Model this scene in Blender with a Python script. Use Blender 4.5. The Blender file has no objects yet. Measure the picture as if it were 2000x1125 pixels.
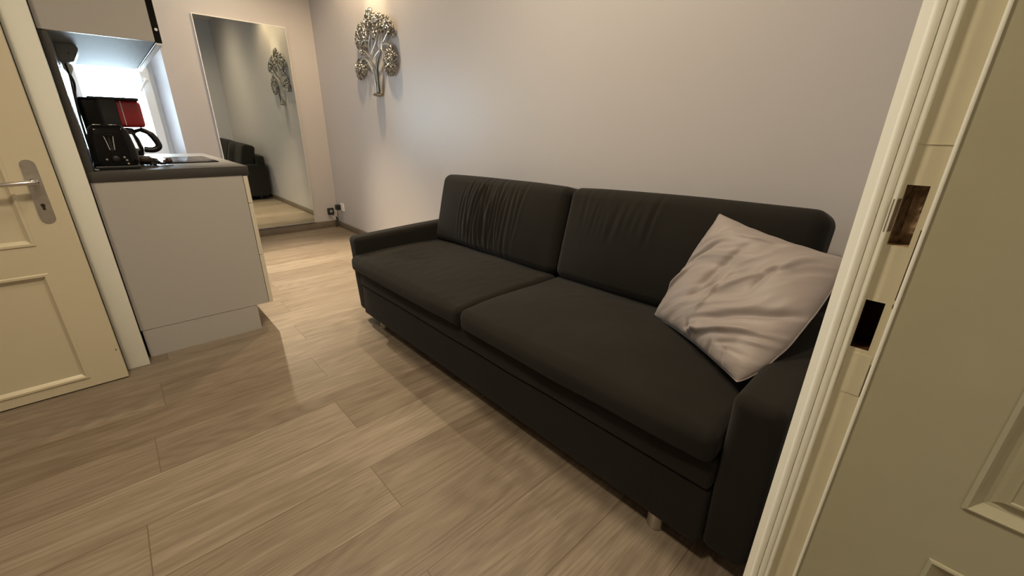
import bpy, bmesh, math, random
from mathutils import Vector, Matrix, noise

scene = bpy.context.scene
COL = scene.collection

# ------------------------------------------------------------------ camera
cam_data = bpy.data.cameras.new('camera')
cam = bpy.data.objects.new('camera', cam_data)
COL.objects.link(cam)
F_PX = 806.6547
CR = ((0.6799809, 0.7330793, 0.0148584), (0.2716770, -0.2330734, -0.9337389), (-0.6810415, 0.6389613, -0.3576463))
CAM_POS = Vector((4.961, -1.782, 1.1))
cam_data.sensor_fit = 'HORIZONTAL'
cam_data.sensor_width = 36.0
cam_data.lens = F_PX / 2000.0 * 36.0
cam_data.clip_start = 0.02
right, down, fwd = (Vector(v) for v in CR)
rot = Matrix((right, -down, -fwd)).transposed()
cam.matrix_world = Matrix.Translation(CAM_POS) @ rot.to_4x4()
scene.camera = cam

# ------------------------------------------------------------------ world, exposure
scene.view_settings.view_transform = 'Standard'
scene.view_settings.look = 'None'
scene.view_settings.gamma = 1.0
scene.view_settings.use_curve_mapping = False
scene.view_settings.exposure = 0.0
world = bpy.data.worlds.new('sky')
scene.world = world
world.use_nodes = True
bg = world.node_tree.nodes['Background']
bg.inputs['Color'].default_value = (0.72, 0.89, 1.0, 1)
bg.inputs['Strength'].default_value = 32.0
scene.cycles.max_bounces = 10
scene.cycles.diffuse_bounces = 6
scene.cycles.glossy_bounces = 6
scene.cycles.sample_clamp_indirect = 6.0

# ------------------------------------------------------------------ lamps
def spot(name, loc, aim, watts, color, angle, blend, radius):
    d = bpy.data.lights.new(name, 'SPOT')
    d.energy = watts; d.color = color; d.spot_size = math.radians(angle); d.spot_blend = blend
    d.shadow_soft_size = radius
    o = bpy.data.objects.new(name, d); COL.objects.link(o)
    o.location = loc
    o.rotation_euler = (Vector(aim) - Vector(loc)).to_track_quat('-Z', 'Y').to_euler()
    return o
WARM = (1.0, 0.82, 0.58)
spot('ceiling_or_fill_spot', (0.38, -0.91, 2.74), (1.55, -0.88, 0.0), 760, WARM, 54, 1.0, 0.025)
spot('ceiling_or_fill_spot', (0.60, -0.95, 2.74), (0.0, -0.85, 1.0), 30, WARM, 110, 1.0, 0.03)  # added unseen fill spot, warms the left part of the far wall
spot('ceiling_or_fill_spot', (1.40, -0.24, 2.74), (1.20, -0.16, 0.0), 92, (1.0, 0.74, 0.44), 150, 0.6, 0.03)
spot('ceiling_or_fill_spot', (1.40, -0.20, 2.56), (1.40, 0.03, 2.04), 34, (1.0, 0.80, 0.45), 44, 1.0, 0.02)  # added low-hung spot, makes the bright streak above the tree
spot('ceiling_or_fill_spot', (3.5, -1.05, 2.74), (3.7, -0.30, 0.4), 130, WARM, 150, 1.0, 0.18)
spot('ceiling_or_fill_spot', (4.2, -2.15, 2.74), (4.0, -2.0, 0.0), 122, WARM, 160, 1.0, 0.12)  # added unseen fill spot, lifts the general light in the room
# daylight entrance: portal in the window opening
pd = bpy.data.lights.new('window_portal', 'AREA')
pd.shape = 'RECTANGLE'; pd.size = 0.56; pd.size_y = 0.96
pd.cycles.is_portal = True
po = bpy.data.objects.new('window_portal', pd); COL.objects.link(po)
po.location = (-0.30, -1.60, 1.30)
po.rotation_euler = (math.radians(90), 0, math.radians(-90))
# added unseen fill lamp in the hallway behind the camera
hd = bpy.data.lights.new('hall_fill', 'POINT'); hd.energy = 25; hd.color = (1.0, 0.83, 0.58); hd.shadow_soft_size = 0.12
ho = bpy.data.objects.new('hall_fill', hd); COL.objects.link(ho); ho.location = (6.3, -2.4, 2.2)

# ------------------------------------------------------------------ materials
def mat(name, color, rough=0.5, metal=0.0, spec=0.5, bump=None, vary=None, sheen=0.0, coat=0.0):
    m = bpy.data.materials.new(name); m.use_nodes = True
    nt = m.node_tree; b = nt.nodes['Principled BSDF']
    b.inputs['Base Color'].default_value = (*color, 1)
    b.inputs['Roughness'].default_value = rough
    b.inputs['Metallic'].default_value = metal
    b.inputs['Specular IOR Level'].default_value = spec
    b.inputs['Sheen Weight'].default_value = sheen
    b.inputs['Coat Weight'].default_value = coat
    tc = nt.nodes.new('ShaderNodeTexCoord')
    if vary:
        sc, amt = vary
        n = nt.nodes.new('ShaderNodeTexNoise'); n.inputs['Scale'].default_value = sc; n.inputs['Detail'].default_value = 5
        nt.links.new(tc.outputs['Object'], n.inputs['Vector'])
        mx = nt.nodes.new('ShaderNodeMix'); mx.data_type = 'RGBA'
        mx.inputs[6].default_value = (*[c * (1 - amt) for c in color], 1)
        mx.inputs[7].default_value = (*[min(1, c * (1 + amt)) for c in color], 1)
        nt.links.new(n.outputs['Fac'], mx.inputs[0]); nt.links.new(mx.outputs[2], b.inputs['Base Color'])
    if bump:
        sc, st, dist = bump
        n = nt.nodes.new('ShaderNodeTexNoise'); n.inputs['Scale'].default_value = sc; n.inputs['Detail'].default_value = 6
        nt.links.new(tc.outputs['Object'], n.inputs['Vector'])
        bp = nt.nodes.new('ShaderNodeBump'); bp.inputs['Strength'].default_value = st; bp.inputs['Distance'].default_value = dist
        nt.links.new(n.outputs['Fac'], bp.inputs['Height']); nt.links.new(bp.outputs['Normal'], b.inputs['Normal'])
    return m

M_WALL = mat('wall_paint', (0.52, 0.497, 0.50), 0.45, spec=0.6, bump=(9, 0.22, 0.006), vary=(1.3, 0.03))
M_CEIL = mat('ceiling_paint', (0.72, 0.70, 0.67), 0.8)
M_CREAM = mat('cream_gloss_paint', (0.66, 0.60, 0.44), 0.35, bump=(60, 0.06, 0.001), vary=(3, 0.03))
M_REB = mat('rebate_paint', (0.62, 0.58, 0.43), 0.45, bump=(90, 0.10, 0.0006), vary=(25, 0.06))
M_CASE = mat('white_and_lit_paint', (0.86, 0.87, 0.79), 0.5, bump=(60, 0.05, 0.001))  # white casing paint, also the lit brightness of the bead
M_JAMB = mat('shaded_cream_paint', (0.40, 0.385, 0.275), 0.38, bump=(90, 0.10, 0.0006), vary=(25, 0.05))  # cream darkened: weaker light on the lining is put into the colour
M_CAB = mat('cabinet_white', (0.44, 0.425, 0.405), 0.38, spec=0.4, vary=(2, 0.02))
M_CABEDGE = mat('cabinet_edge', (0.66, 0.61, 0.50), 0.45)
M_TOP = mat('worktop_dark', (0.045, 0.042, 0.038), 0.36, spec=0.6, bump=(300, 0.15, 0.0004), vary=(120, 0.25))
M_SPLASH = mat('splash_laminate', (0.42, 0.44, 0.45), 0.18, spec=0.6)
M_BLACK = mat('black_gloss', (0.004, 0.004, 0.004), 0.10, spec=0.28)
M_BLACKP = mat('black_plastic', (0.010, 0.010, 0.011), 0.38)
M_GREYP = mat('grey_plastic', (0.26, 0.28, 0.29), 0.4)
M_RED = mat('red_gloss', (0.36, 0.022, 0.032), 0.22, coat=0.4)
M_CHROME = mat('chrome', (0.75, 0.74, 0.72), 0.14, metal=1.0)
M_NICKEL = mat('worn_nickel', (0.62, 0.59, 0.52), 0.38, metal=1.0, bump=(160, 0.2, 0.0004), vary=(40, 0.25))
M_STEEL = mat('brushed_steel', (0.62, 0.59, 0.54), 0.28, metal=1.0)
M_SILVER = mat('cast_silver', (0.66, 0.64, 0.60), 0.30, metal=1.0, bump=(120, 0.6, 0.002))
M_SILVERD = mat('dark_reflection_silver', (0.20, 0.19, 0.17), 0.36, metal=1.0, bump=(150, 0.7, 0.002))  # dark copy of the silver, its dark reflections put into the colour
M_WHITEP = mat('white_plastic', (0.88, 0.87, 0.84), 0.35)
M_FRAME = mat('window_white', (0.72, 0.76, 0.80), 0.35)
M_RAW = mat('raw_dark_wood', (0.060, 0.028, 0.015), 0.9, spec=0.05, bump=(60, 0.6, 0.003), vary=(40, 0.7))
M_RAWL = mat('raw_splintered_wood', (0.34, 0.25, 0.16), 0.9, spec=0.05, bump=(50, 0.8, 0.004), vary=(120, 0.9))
M_SOFA = mat('charcoal_suede', (0.0130, 0.0114, 0.0090), 0.92, spec=0.15, bump=(900, 0.25, 0.0006), vary=(7, 0.22), sheen=0.06)
M_PILLOW = mat('taupe_satin', (0.285, 0.247, 0.232), 0.48, spec=0.35, bump=(700, 0.12, 0.0005), vary=(5, 0.05), sheen=0.1)
M_BROWN = mat('dark_brown_plastic', (0.035, 0.018, 0.012), 0.4)
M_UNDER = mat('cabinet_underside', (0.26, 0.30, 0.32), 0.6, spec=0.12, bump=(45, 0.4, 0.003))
M_DARKGAP = mat('dark_gap', (0.02, 0.017, 0.013), 0.7)

def mirror_mat():
    m = bpy.data.materials.new('mirror_silver'); m.use_nodes = True
    nt = m.node_tree; nt.nodes.clear()
    g = nt.nodes.new('ShaderNodeBsdfGlossy'); g.inputs['Color'].default_value = (0.68, 0.71, 0.66, 1); g.inputs['Roughness'].default_value = 0.0
    o = nt.nodes.new('ShaderNodeOutputMaterial'); nt.links.new(g.outputs[0], o.inputs[0])
    return m
M_MIRROR = mirror_mat()

def glass_mat(name, tint, refl=0.5):
    m = bpy.data.materials.new(name); m.use_nodes = True
    nt = m.node_tree; nt.nodes.clear()
    t = nt.nodes.new('ShaderNodeBsdfTransparent'); t.inputs['Color'].default_value = (*tint, 1)
    g = nt.nodes.new('ShaderNodeBsdfGlossy'); g.inputs['Roughness'].default_value = 0.02
    fr = nt.nodes.new('ShaderNodeFresnel'); fr.inputs['IOR'].default_value = 1.45
    ml = nt.nodes.new('ShaderNodeMath'); ml.operation = 'MULTIPLY'; ml.inputs[1].default_value = refl
    mx = nt.nodes.new('ShaderNodeMixShader'); o = nt.nodes.new('ShaderNodeOutputMaterial')
    nt.links.new(fr.outputs[0], ml.inputs[0]); nt.links.new(ml.outputs[0], mx.inputs[0])
    nt.links.new(t.outputs[0], mx.inputs[1]); nt.links.new(g.outputs[0], mx.inputs[2]); nt.links.new(mx.outputs[0], o.inputs[0])
    return m
M_GLASS = glass_mat('window_glass', (0.97, 0.99, 1.0), 0.6)
M_CARAFE = glass_mat('carafe_glass', (0.55, 0.52, 0.48), 1.5)

def floor_mat():
    m = bpy.data.materials.new('oak_planks'); m.use_nodes = True
    nt = m.node_tree; b = nt.nodes['Principled BSDF']; L = nt.links
    def math_(op, a, bb=None, c=None):
        n = nt.nodes.new('ShaderNodeMath'); n.operation = op
        for i, v in enumerate((a, bb, c)):
            if v is None: continue
            if isinstance(v, (int, float)): n.inputs[i].default_value = v
            else: L.new(v, n.inputs[i])
        return n.outputs[0]
    geo = nt.nodes.new('ShaderNodeNewGeometry'); sep = nt.nodes.new('ShaderNodeSeparateXYZ')
    L.new(geo.outputs['Position'], sep.inputs[0])
    x, y = sep.outputs[0], sep.outputs[1]
    W, LEN = 0.2223, 1.22
    rx = math_('DIVIDE', math_('SUBTRACT', x, 3.150), W)
    row = math_('FLOOR', rx); fx = math_('SUBTRACT', rx, row)
    u = math_('DIVIDE', math_('SUBTRACT', math_('ADD', y, 1.27), math_('MULTIPLY', math_('ADD', row, 1.0), 0.585)), LEN)
    seg = math_('FLOOR', u); fu = math_('SUBTRACT', u, seg)
    idv = nt.nodes.new('ShaderNodeCombineXYZ'); L.new(row, idv.inputs[0]); L.new(seg, idv.inputs[1])
    wn = nt.nodes.new('ShaderNodeTexWhiteNoise'); wn.noise_dimensions = '3D'; L.new(idv.outputs[0], wn.inputs['Vector'])
    rnd = wn.outputs['Value']; rc = nt.nodes.new('ShaderNodeSeparateColor'); L.new(wn.outputs['Color'], rc.inputs[0])
    # grain coordinates, stretched along the plank
    gv = nt.nodes.new('ShaderNodeCombineXYZ')
    L.new(math_('ADD', math_('MULTIPLY', x, 16.0), math_('MULTIPLY', rnd, 37.0)), gv.inputs[0])
    L.new(math_('ADD', math_('MULTIPLY', y, 1.5), math_('MULTIPLY', rc.outputs[1], 53.0)), gv.inputs[1])
    n1 = nt.nodes.new('ShaderNodeTexNoise'); n1.inputs['Scale'].default_value = 1.0; n1.inputs['Detail'].default_value = 6; n1.inputs['Roughness'].default_value = 0.62
    L.new(gv.outputs[0], n1.inputs['Vector'])
    # cathedral grain: rings of a noise field
    gv2 = nt.nodes.new('ShaderNodeCombineXYZ')
    L.new(math_('ADD', math_('MULTIPLY', x, 4.2), math_('MULTIPLY', rc.outputs[2], 31.0)), gv2.inputs[0])
    L.new(math_('ADD', math_('MULTIPLY', y, 0.55), math_('MULTIPLY', rnd, 71.0)), gv2.inputs[1])
    n2 = nt.nodes.new('ShaderNodeTexNoise'); n2.inputs['Scale'].default_value = 1.0; n2.inputs['Detail'].default_value = 1.5
    L.new(gv2.outputs[0], n2.inputs['Vector'])
    rings = math_('POWER', math_('ABSOLUTE', math_('SINE', math_('MULTIPLY', n2.outputs['Fac'], 85.0))), 3.0)
    # fine fibres
    gv3 = nt.nodes.new('ShaderNodeCombineXYZ')
    L.new(math_('MULTIPLY', x, 210.0), gv3.inputs[0]); L.new(math_('MULTIPLY', y, 9.0), gv3.inputs[1])
    n3 = nt.nodes.new('ShaderNodeTexNoise'); n3.inputs['Scale'].default_value = 1.0; n3.inputs['Detail'].default_value = 3
    L.new(gv3.outputs[0], n3.inputs['Vector'])
    tone = math_('ADD', math_('MULTIPLY', math_('SUBTRACT', n1.outputs['Fac'], 0.5), 1.15),
                 math_('ADD', math_('MULTIPLY', math_('SUBTRACT', rnd, 0.5), 0.36),
                       math_('MULTIPLY', math_('SUBTRACT', n3.outputs['Fac'], 0.5), 0.75)))
    tone = math_('SUBTRACT', tone, math_('MULTIPLY', rings, 0.15))
    fac = math_('ADD', tone, 0.5)
    cr = nt.nodes.new('ShaderNodeValToRGB')
    cr.color_ramp.elements[0].position = 0.05; cr.color_ramp.elements[0].color = (0.130, 0.098, 0.068, 1)
    cr.color_ramp.elements[1].position = 0.95; cr.color_ramp.elements[1].color = (0.315, 0.265, 0.205, 1)
    e = cr.color_ramp.elements.new(0.5); e.color = (0.208, 0.167, 0.124, 1)
    L.new(fac, cr.inputs[0])
    ex = math_('MULTIPLY', math_('MINIMUM', fx, math_('SUBTRACT', 1.0, fx)), W)
    eu = math_('MULTIPLY', math_('MINIMUM', fu, math_('SUBTRACT', 1.0, fu)), LEN)
    d = math_('MINIMUM', ex, eu)
    mr = nt.nodes.new('ShaderNodeMapRange'); mr.inputs['From Min'].default_value = 0.0006; mr.inputs['From Max'].default_value = 0.0022
    L.new(d, mr.inputs['Value'])
    mx = nt.nodes.new('ShaderNodeMix'); mx.data_type = 'RGBA'
    mx.inputs[6].default_value = (0.125, 0.095, 0.065, 1)
    L.new(mr.outputs[0], mx.inputs[0]); L.new(cr.outputs[0], mx.inputs[7]); L.new(mx.outputs[2], b.inputs['Base Color'])
    b.inputs['Roughness'].default_value = 0.42; b.inputs['Specular IOR Level'].default_value = 0.35
    hh = math_('ADD', math_('MULTIPLY', mr.outputs[0], 0.7), math_('MULTIPLY', n3.outputs['Fac'], 0.25))
    bp = nt.nodes.new('ShaderNodeBump'); bp.inputs['Strength'].default_value = 0.35; bp.inputs['Distance'].default_value = 0.0012
    L.new(hh, bp.inputs['Height']); L.new(bp.outputs[0], b.inputs['Normal'])
    return m
M_FLOOR = floor_mat()
M_SKIRT = mat('skirting_wood', (0.17, 0.14, 0.105), 0.45, bump=(30, 0.2, 0.001), vary=(9, 0.2))

# ------------------------------------------------------------------ mesh helpers
def link(name, bm, m, parent=None, smooth=False, autosmooth=None):
    me = bpy.data.meshes.new(name)
    bmesh.ops.recalc_face_normals(bm, faces=bm.faces)
    bm.to_mesh(me); bm.free()
    o = bpy.data.objects.new(name, me); COL.objects.link(o)
    if m is not None:
        for mm in (m if isinstance(m, (list, tuple)) else (m,)): me.materials.append(mm)
    if smooth:
        for p in me.polygons: p.use_smooth = True
    if autosmooth:
        for p in me.polygons: p.use_smooth = True
        me.set_sharp_from_angle(angle=math.radians(autosmooth))
    if parent is not None:
        o.parent = parent
        o.matrix_parent_inverse = parent.matrix_world.inverted()
    return o

def thing(name, label, cat, loc=(0, 0, 0), group=None):
    o = bpy.data.objects.new(name, None); COL.objects.link(o)
    o.location = loc; o.empty_display_size = 0.05
    bpy.context.view_layer.update()
    o['label'] = label; o['category'] = cat
    if group: o['group'] = group
    return o

def tag(o, label, cat, group=None):
    o['label'] = label; o['category'] = cat
    if group: o['group'] = group
    return o

def struct(o, label=None):
    o['kind'] = 'structure'
    if label: o['label'] = label
    return o

def add_box(bm, a, b, mi=0):
    x0, x1 = sorted((a[0], b[0])); y0, y1 = sorted((a[1], b[1])); z0, z1 = sorted((a[2], b[2]))
    v = [bm.verts.new(p) for p in ((x0, y0, z0), (x1, y0, z0), (x1, y1, z0), (x0, y1, z0), (x0, y0, z1), (x1, y0, z1), (x1, y1, z1), (x0, y1, z1))]
    for f in ((3, 2, 1, 0), (4, 5, 6, 7), (0, 1, 5, 4), (1, 2, 6, 5), (2, 3, 7, 6), (3, 0, 4, 7)):
        bm.faces.new([v[i] for i in f]).material_index = mi
    return v

def box(name, a, b, m, parent=None, bevel=0.0, seg=2):
    bm = bmesh.new(); add_box(bm, a, b)
    if bevel:
        bmesh.ops.bevel(bm, geom=list(bm.edges), offset=bevel, segments=seg, profile=0.5, affect='EDGES')
    return link(name, bm, m, parent, autosmooth=35 if bevel else None)

def axis_coords(h, r, n, k):
    """sample positions along one axis of a rounded box: dense in the rounded ends"""
    a = []
    for i in range(k): a.append(-h + r - r * math.tan(math.radians(45) * (1 - i / k)))
    for i in range(n + 1): a.append(-(h - r) + 2 * (h - r) * i / n)
    for i in range(1, k + 1): a.append(h - r + r * math.tan(math.radians(45) * i / k))
    return a

def rounded(half, r, n, k=4, disp=None):
    """rounded box centred on the origin as a bmesh; disp(p, nrm, u) may move each point (u = p / half)"""
    bm = bmesh.new(); cache = {}
    ax = [axis_coords(half[i], r, n[i], k) for i in range(3)]
    def vert(p):
        key = tuple(round(c, 6) for c in p)
        if key in cache: return cache[key]
        q = Vector([max(-(half[i] - r), min(half[i] - r, p[i])) for i in range(3)])
        d = Vector(p) - q
        nrm = d.normalized()
        pos = q + nrm * r
        if disp: pos = disp(pos, nrm, Vector([pos[i] / half[i] for i in range(3)]))
        cache[key] = bm.verts.new(pos); return cache[key]
    for a in range(3):
        b_, c_ = (a + 1) % 3, (a + 2) % 3
        for s in (-1, 1):
            B, C_ = ax[b_], ax[c_]
            for i in range(len(B) - 1):
                for j in range(len(C_) - 1):
                    pts = []
                    for (ii, jj) in ((i, j), (i + 1, j), (i + 1, j + 1), (i, j + 1)):
                        p = [0, 0, 0]; p[a] = s * half[a]; p[b_] = B[ii]; p[c_] = C_[jj]; pts.append(vert(p))
                    if s < 0: pts.reverse()
                    if len(set(pts)) == 4: bm.faces.new(pts)
    return bm

def move(bm, mtx):
    bmesh.ops.transform(bm, matrix=mtx, verts=bm.verts)

def add_tube(bm, pts, r, seg=10, caps=True):
    pts = [Vector(p) for p in pts]
    rs = r if isinstance(r, (list, tuple)) else [r] * len(pts)
    rings = []
    up = None
    for i, p in enumerate(pts):
        t = (pts[min(i + 1, len(pts) - 1)] - pts[max(i - 1, 0)]).normalized()
        if up is None:
            up = Vector((0, 0, 1)) if abs(t.z) < 0.9 else Vector((1, 0, 0))
        s = t.cross(up).normalized(); up = s.cross(t).normalized()
        rings.append([bm.verts.new(p + (s * math.cos(2 * math.pi * k / seg) + up * math.sin(2 * math.pi * k / seg)) * rs[i]) for k in range(seg)])
    for a, b in zip(rings, rings[1:]):
        for k in range(seg): bm.faces.new((a[k], a[(k + 1) % seg], b[(k + 1) % seg], b[k]))
    if caps:
        bm.faces.new(rings[0][::-1]); bm.faces.new(rings[-1])

def smooth_path(pts, n=8):
    pts = [Vector(p) for p in pts]; out = []
    for i in range(len(pts) - 1):
        p0, p1, p2, p3 = pts[max(i - 1, 0)], pts[i], pts[i + 1], pts[min(i + 2, len(pts) - 1)]
        for k in range(n):
            t = k / n
            out.append(0.5 * ((2 * p1) + (p2 - p0) * t + (2 * p0 - 5 * p1 + 4 * p2 - p3) * t * t + (3 * p1 - p0 - 3 * p2 + p3) * t ** 3))
    out.append(pts[-1]); return out

def add_lathe(bm, c, axis, prof, seg=28):
    """prof: list of (distance along axis, radius)"""
    axis = Vector(axis).normalized(); c = Vector(c)
    s = axis.orthogonal().normalized(); t = axis.cross(s)
    rings = []
    for h, r in prof:
        if r < 1e-6: rings.append([bm.verts.new(c + axis * h)])
        else: rings.append([bm.verts.new(c + axis * h + (s * math.cos(2 * math.pi * k / seg) + t * math.sin(2 * math.pi * k / seg)) * r) for k in range(seg)])
    for a, b in zip(rings, rings[1:]):
        for k in range(seg):
            f = [a[k % len(a)], a[(k + 1) % len(a)], b[(k + 1) % len(b)], b[k % len(b)]]
            f = list(dict.fromkeys(f))
            if len(f) > 2: bm.faces.new(f)

def lathe(name, c, axis, prof, m, parent=None, seg=28):
    bm = bmesh.new(); add_lathe(bm, c, axis, prof, seg)
    return link(name, bm, m, parent, autosmooth=40)

def tube(name, pts, r, m, parent=None, seg=10):
    bm = bmesh.new(); add_tube(bm, pts, r, seg)
    return link(name, bm, m, parent, autosmooth=50)

def prism(bm, outline, y0, y1, axis='y'):
    """outline in the two other axes, extruded along axis"""
    def P(a, b, t): return {'x': (t, a, b), 'y': (a, t, b), 'z': (a, b, t)}[axis]
    A = [bm.verts.new(P(a, b, y0)) for a, b in outline]; B = [bm.verts.new(P(a, b, y1)) for a, b in outline]
    n = len(outline)
    for i in range(n): bm.faces.new((A[i], A[(i + 1) % n], B[(i + 1) % n], B[i]))
    bm.faces.new(A[::-1]); bm.faces.new(B)

def round_rect(a0, a1, b0, b1, r, k=6):
    out = []
    for cx, cy, st in ((a1 - r, b1 - r, 0), (a0 + r, b1 - r, 90), (a0 + r, b0 + r, 180), (a1 - r, b0 + r, 270)):
        for i in range(k + 1):
            t = math.radians(st + 90 * i / k); out.append((cx + r * math.cos(t), cy + r * math.sin(t)))
    return out

def panel_face(bm, plane, rect, holes, prof):
    """flat face in the plane with rectangular holes, each filled by a moulded panel.
    plane(a, b, h) -> point, h = height out of the face; prof = [(inset, height), ...]"""
    A = sorted({rect[0], rect[1], *[h[0] for h in holes], *[h[1] for h in holes]})
    B = sorted({rect[2], rect[3], *[h[2] for h in holes], *[h[3] for h in holes]})
    vc = {}
    def V(a, b):
        if (a, b) not in vc: vc[(a, b)] = bm.verts.new(plane(a, b, 0))
        return vc[(a, b)]
    for i in range(len(A) - 1):
        for j in range(len(B) - 1):
            ca, cb = (A[i] + A[i + 1]) / 2, (B[j] + B[j + 1]) / 2
            if any(h[0] < ca < h[1] and h[2] < cb < h[3] for h in holes): continue
            bm.faces.new((V(A[i], B[j]), V(A[i + 1], B[j]), V(A[i + 1], B[j + 1]), V(A[i], B[j + 1])))
    for h in holes:
        loops = []
        for ins, ht in [(0, 0)] + list(prof):
            loops.append([bm.verts.new(plane(a, b, ht)) for a, b in ((h[0] + ins, h[2] + ins), (h[1] - ins, h[2] + ins), (h[1] - ins, h[3] - ins), (h[0] + ins, h[3] - ins))])
        for p, q in zip(loops, loops[1:]):
            for k in range(4): bm.faces.new((p[k], p[(k + 1) % 4], q[(k + 1) % 4], q[k]))
        bm.faces.new(loops[-1])

# ------------------------------------------------------------------ room shell
CEIL = 2.8
YB = 0.03           # sofa wall
XN = 4.905          # near wall (doorway wall), room side
def wall(name, a, b, m=M_WALL):
    return struct(box(name, a, b, m))
struct(box('floor', (-0.3, -3.6, -0.1), (7.4, 0.3, 0.0), M_FLOOR))
struct(box('ceiling', (-0.3, -3.6, CEIL), (7.4, 0.3, CEIL + 0.1), M_CEIL))
wall('wall_right', (-0.3, YB, 0), (7.4, YB + 0.15, CEIL))
# far wall with the window opening (y -1.76..-1.262, z .80..1.78)
WY0, WY1, WZ0, WZ1 = -1.876, -1.259, 0.80, 1.79
WT = -0.34         # outer side of the far wall
WI = -1.332        # inner end of the splayed right reveal
bm = bmesh.new()
add_box(bm, (WT, -2.0, 0), (0, WY0, CEIL)); add_box(bm, (WT, WY0, 0), (0, WY1, WZ0)); add_box(bm, (WT, WY0, WZ1), (0, WY1, CEIL))
prism(bm, [(WT, WI), (-0.16, WI), (0, WY1), (0, YB), (WT, YB)], WZ0, WZ1, 'z')
add_box(bm, (WT, WY1, 0), (0, YB, WZ0)); add_box(bm, (WT, WY1, WZ1), (0, YB, CEIL))
struct(link('wall_far', bm, M_WALL))
wall('wall_left', (-0.25, -2.0, 0), (2.44, -1.878, CEIL))
bm = bmesh.new()
add_box(bm, (2.30, -3.5, 0), (2.44, -1.94, CEIL))
struct(link('wall_door', bm, M_WALL))
wall('wall_back', (2.3, -3.6, 0), (7.4, -3.5, CEIL))
bm = bmesh.new()
add_box(bm, (XN, -1.10, 0), (5.55, YB, CEIL)); add_box(bm, (XN, -3.5, 0), (5.55, -2.25, CEIL)); add_box(bm, (XN, -2.25, 2.15), (5.55, -1.10, CEIL))
struct(link('wall_near', bm, M_WALL))
wall('wall_hall', (7.3, -3.5, 0), (7.4, YB, CEIL))
# skirting boards
struct(box('baseboard_right', (0.012, YB - 0.012, 0), (XN, YB, 0.065), M_SKIRT, bevel=0.002))
struct(box('baseboard_far', (0.0, -1.26, 0), (0.012, YB, 0.075), M_SKIRT, bevel=0.002))

# ------------------------------------------------------------------ window
win = bpy.data.objects.new('window_1', None); COL.objects.link(win); win.location = (0, -1.51, WZ0); bpy.context.view_layer.update()
struct(win)
def ring(name, x0, x1, y0, y1, z0, z1, w, m, parent):
    bm = bmesh.new()
    add_box(bm, (x0, y0, z0), (x1, y0 + w, z1)); add_box(bm, (x0, y1 - w, z0), (x1, y1, z1))
    add_box(bm, (x0, y0 + w, z0), (x1, y1 - w, z0 + w)); add_box(bm, (x0, y0 + w, z1 - w), (x1, y1 - w, z1))
    return link(name, bm, m, parent)
def casement(name, x0, x1, y0, y1, z0, z1, wl, wr, wz, m, parent):
    bm = bmesh.new()
    add_box(bm, (x0, y0, z0), (x1, y0 + wl, z1)); add_box(bm, (x0, y1 - wr, z0), (x1, y1, z1))
    add_box(bm, (x0, y0 + wl, z0), (x1, y1 - wr, z0 + wz)); add_box(bm, (x0, y0 + wl, z1 - wz), (x1, y1 - wr, z1))
    return link(name, bm, m, parent)
casement('window_frame', -0.24, -0.165, WY0 + 0.001, WI - 0.001, WZ0 + 0.001, WZ1 - 0.001, 0.02, 0.045, 0.04, M_FRAME, win)
sash = casement('window_sash', -0.22, -0.150, WY0 + 0.016, WI - 0.036, WZ0 + 0.035, WZ1 - 0.035, 0.03, 0.062, 0.06, M_FRAME, win)
box('pane', (-0.192, WY0 + 0.046, WZ0 + 0.095), (-0.186, WI - 0.098, WZ1 - 0.095), M_GLASS, sash)
bm = bmesh.new()
add_lathe(bm, (-0.150, -1.398, 1.46), (1, 0, 0), [(0, 0), (0, 0.019), (0.008, 0.018), (0.012, 0.009), (0.035, 0.008), (0.04, 0)], 20)
add_tube(bm, [(-0.115, -1.398, 1.46), (-0.110, -1.416, 1.43), (-0.110, -1.456, 1.36)], [0.008, 0.008, 0.006], 10)
link('window_handle', bm, M_FRAME, sash, autosmooth=40)

# ------------------------------------------------------------------ left door and its casing
struct(box('trim_1', (2.44, -1.957, 0.0), (2.475, -1.874, 2.16), M_CASE, bevel=0.003), 'white painted door casing beside the kitchen unit')
door = bpy.data.objects.new('door_1', None); COL.objects.link(door); door.location = (2.53, -2.40, 0.0); bpy.context.view_layer.update()
struct(door, 'cream panelled door with a long metal handle plate')
bm = bmesh.new()
DX = 2.555
Y0, Y1, Z0, Z1 = -2.86, -1.956, 0.006, 2.06
PROF = [(0.004, 0.004), (0.012, 0.004), (0.016, -0.003), (0.024, -0.010), (0.030, -0.010)]
panel_face(bm, lambda a, b, h: (DX + h, a, b), (Y0, Y1, Z0, Z1), [(-2.74, -2.073, 0.647, 1.92), (-2.74, -2.073, 0.047, 0.537)], PROF)
vs = [bm.verts.new(p) for p in ((DX, Y0, Z0), (DX, Y1, Z0), (DX, Y1, Z1), (DX, Y0, Z1), (DX - 0.04, Y0, Z0), (DX - 0.04, Y1, Z0), (DX - 0.04, Y1, Z1), (DX - 0.04, Y0, Z1))]
for f in ((4, 5, 6, 7), (0, 1, 5, 4), (1, 2, 6, 5), (2, 3, 7, 6), (3, 0, 4, 7)): bm.faces.new([vs[i] for i in f])
bmesh.ops.remove_doubles(bm, verts=bm.verts, dist=0.0001)
link('leaf', bm, M_CREAM, door)
bm = bmesh.new()
HY = -2.016
prism(bm, round_rect(HY - 0.021, HY + 0.021, 0.733, 0.970, 0.0205, 8), DX, DX + 0.004, 'x')
plate = link('handle_plate', bm, M_NICKEL, door, autosmooth=40)
bm = bmesh.new()
add_lathe(bm, (DX + 0.004, HY, 0.889), (1, 0, 0), [(0, 0.013), (0.004, 0.013), (0.008, 0.009), (0.045, 0.009), (0.05, 0.0)], 20)
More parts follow.
